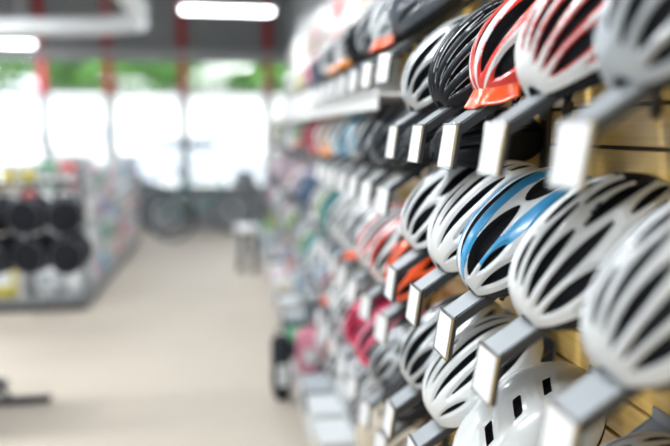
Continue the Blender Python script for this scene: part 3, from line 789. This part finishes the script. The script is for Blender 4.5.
def hangpad(x, y, z, c, label):
    pass
for i in range(24):
    y = 2.2+.29*i
    big = i < 5
    if i in (5, 6): continue
    c, c2 = cs[(i*5+3) % len(cs)] if i not in (4, 5, 6) else [('beige', 'white'), ('black', 'dark'), ('black', 'black')][i-4]
    if big: c, c2 = [('beige', 'beige'), ('pearl', 'beige'), ('beige', 'pearl'), ('pearl', 'pearl'), ('black', 'grey')][i]
    product_box(.45, y, .126, .20, .22, .10+.04*((i*7) % 3) if not big else .13, c, c2, '%s lidded box on the base deck, %s from the near end' % (cname[c], ORD[i]))
pb2 = pouch(.36, 3.62, 0, .18, .42, .18, 'black', 'black upright bag standing on the aisle floor below the blurred helmets')
pb3 = pouch(.40, 3.35, 0, .18, .36, .16, 'rose', 'pink upright bag on the low deck right of the black bag')
for o in (pb2, pb3): o.location.x = .17; 
pb2.location = (.265, 3.80, 0); pb3.location = (.43, 3.86, .126); pb3.scale = (.8, .8, .75); pb2.scale = (.62, .8, .9)
for o in (pb2, pb3): o.rotation_euler = (0, 0, .1)

# ------------------------------------------------------------------ outside
def asphalt(): return mat('pale_paving', (.62, .62, .60), .8, var=.08, vscale=2)
mb = MB(); mb.box((-2, 36, -.10), (90, 50, .1)); o = struct('ground_outside', mb, asphalt())
bd = empty('pale_building', (-6, 31, -.05)); tag(bd, 'sunlit pale low building across the street outside the windows', 'building')
mb = MB(); mb.box((0, 3, 1.5), (56, 6, 3.0)); mb.build('wall', mat('white_render', (.85, .86, .84), .7), bd)
mb = MB(); mb.box((0, 2.9, 3.05), (56.4, 6.4, .12), 0, bev=.02); mb.build('roof_edge', mat('roof_edge_pale', (.7, .7, .7), .6), bd)
for k in range(9): mb = MB(); mb.box((-24+6*k, -.02, 1.35), (2.2, .06, 1.1), 0, bev=.01); mb.build('window', mat('pale_glass', (.45, .52, .56), .2), bd)
def tree(x, y, h, R, label):
    r = empty('leafy_tree', (x, y, -.05)); tag(r, label, 'tree', 'trees behind the pale building')
    mb = MB(); mb.tube([(0, 0, 0), (.05, 0, h*.3), (-.05, .1, h*.55), (0, 0, h*.8)], [.22, .18, .13, .06], 10); mb.build('trunk', mat('bark', (.12, .09, .06), .9), r)
    mb = MB(); rr = random.Random(int(x*10))
    for k in range(1100):
        d = Vector((rr.gauss(0, 1), rr.gauss(0, 1), rr.gauss(0, 1))).normalized(); q = R*(rr.random()**.35)
        c = Vector((d.x*q, d.y*q, h*.68+d.z*q*.8)); a = Vector((rr.gauss(0, 1), rr.gauss(0, 1), rr.gauss(0, 1))).normalized(); b = a.orthogonal().normalized(); s_ = .42
        mb.add([c-a*s_, c+b*s_*.5, c+a*s_, c-b*s_*.5], [(0, 1, 2, 3)], 0)
    mb.build('crown', mat('leaf_green', (.10, .27, .04), .6, var=.3, vscale=1.), r)
for i, x in enumerate(range(-30, 16, 5)): tree(x, 42.5 if i % 2 else 50, 8.2+random.uniform(-.4, .4) + (0 if i % 2 else 1.0), 3.5, 'green leafy tree behind the pale building, %s from the left' % ORD[i])
def car_proto():
    r = empty('parked_car'); L = 4.3
    side = [(-2.15, .35), (-2.15, .75), (-1.95, .95), (-1.45, 1.02), (-.95, 1.42), (.45, 1.45), (1.15, 1.0), (1.85, .88), (2.12, .70), (2.15, .35)]
    mb = MB(); n = len(side)
    rows = []
    for (yy, sc) in ((-.86, .0), (-.88, .0), (-.6, .0), (.6, 0), (.88, 0), (.86, 0)): pass
    vs = []
    for yy, inset in ((-.88, 0), (.88, 0)):
        for (x, z) in side: vs.append((x, yy*(.82 if z > 1.1 else 1), z))
    fs = [tuple(range(n))[::-1], tuple(range(n, 2*n))] + [(i, (i+1) % n, n+(i+1) % n, n+i) for i in range(n)]
    mb.add(vs, fs, 0); mb.build('body', mat('car_paint_silver', (.45, .5, .55), .25, coat=.6), r)
    mb = MB()
    for s_ in (-1, 1): mb.add([(-1.35, s_*.862, 1.04), (-.92, s_*.75, 1.36), (.40, s_*.75, 1.38), (1.0, s_*.862, 1.04)], [(0, 1, 2, 3)], 0)
    mb.box((-.3, 0, 1.2), (1.9, 1.55, .28)); mb.build('windows', mat('dark_glass', (.05, .07, .09), .1), r)
    for cx in (-1.35, 1.35):
        for s_ in (-1, 1):
            mb = MB(); mb.lathe([(0, -.1), (.20, -.1), (.31, -.08), (.32, 0), (.31, .08), (.20, .1), (0, .1)], 24, 0, (cx, s_*.80, .32), 'y'); mb.build('wheel', mat('tyre_rubber', (.02, .02, .02), .8), r)
    return r
CP = car_proto()
for i, (x, y, c) in enumerate([(-5.6, 19, 'white'), (-1.0, 18, 'silver'), (3.6, 19.5, 'blue'), (-10.8, 20, 'navy')]):
    o = CP if i == 0 else copy_tree(CP); o.location = (x, y, -.05)
    tag(o, '%s car parked outside beyond the windows%s' % (cname[c], ['', ', behind the bicycles', ' at right', ' at far left'][i]), 'car', 'cars outside')
    for ch in o.children:
        if ch.name.startswith('body'): setslot(ch, 0, mat('car_paint_'+c, COLS[c], .25, coat=.6))

# ------------------------------------------------------------------ daylight
w = bpy.data.worlds.new('world'); S.world = w; w.use_nodes = True
bg = w.node_tree.nodes['Background']; bg.inputs['Color'].default_value = (.80, .90, 1, 1); bg.inputs['Strength'].default_value = 2.0
sd = bpy.data.lights.new('sun', 'SUN'); sd.energy = 6.5; sd.angle = .01; sd.color = (1, .96, .9)
so = bpy.data.objects.new('sun', sd); COL.objects.link(so); so.rotation_euler = (math.radians(42), 0, math.radians(-20))
pd = bpy.data.lights.new('window_portal', 'AREA'); pd.shape = 'RECTANGLE'; pd.size = 9.; pd.size_y = 1.95; pd.cycles.is_portal = True
po = bpy.data.objects.new('window_portal', pd); COL.objects.link(po); po.location = (-2.5, YF+.2, 1.63); po.rotation_euler = (-PI/2, 0, 0)

S.view_settings.view_transform = 'Standard'; S.view_settings.look = 'None'; S.view_settings.gamma = 1
S.view_settings.use_curve_mapping = False; S.view_settings.exposure = 0.18
S.cycles.use_denoising = True
S.cycles.max_bounces = 6; S.cycles.sample_clamp_indirect = 6
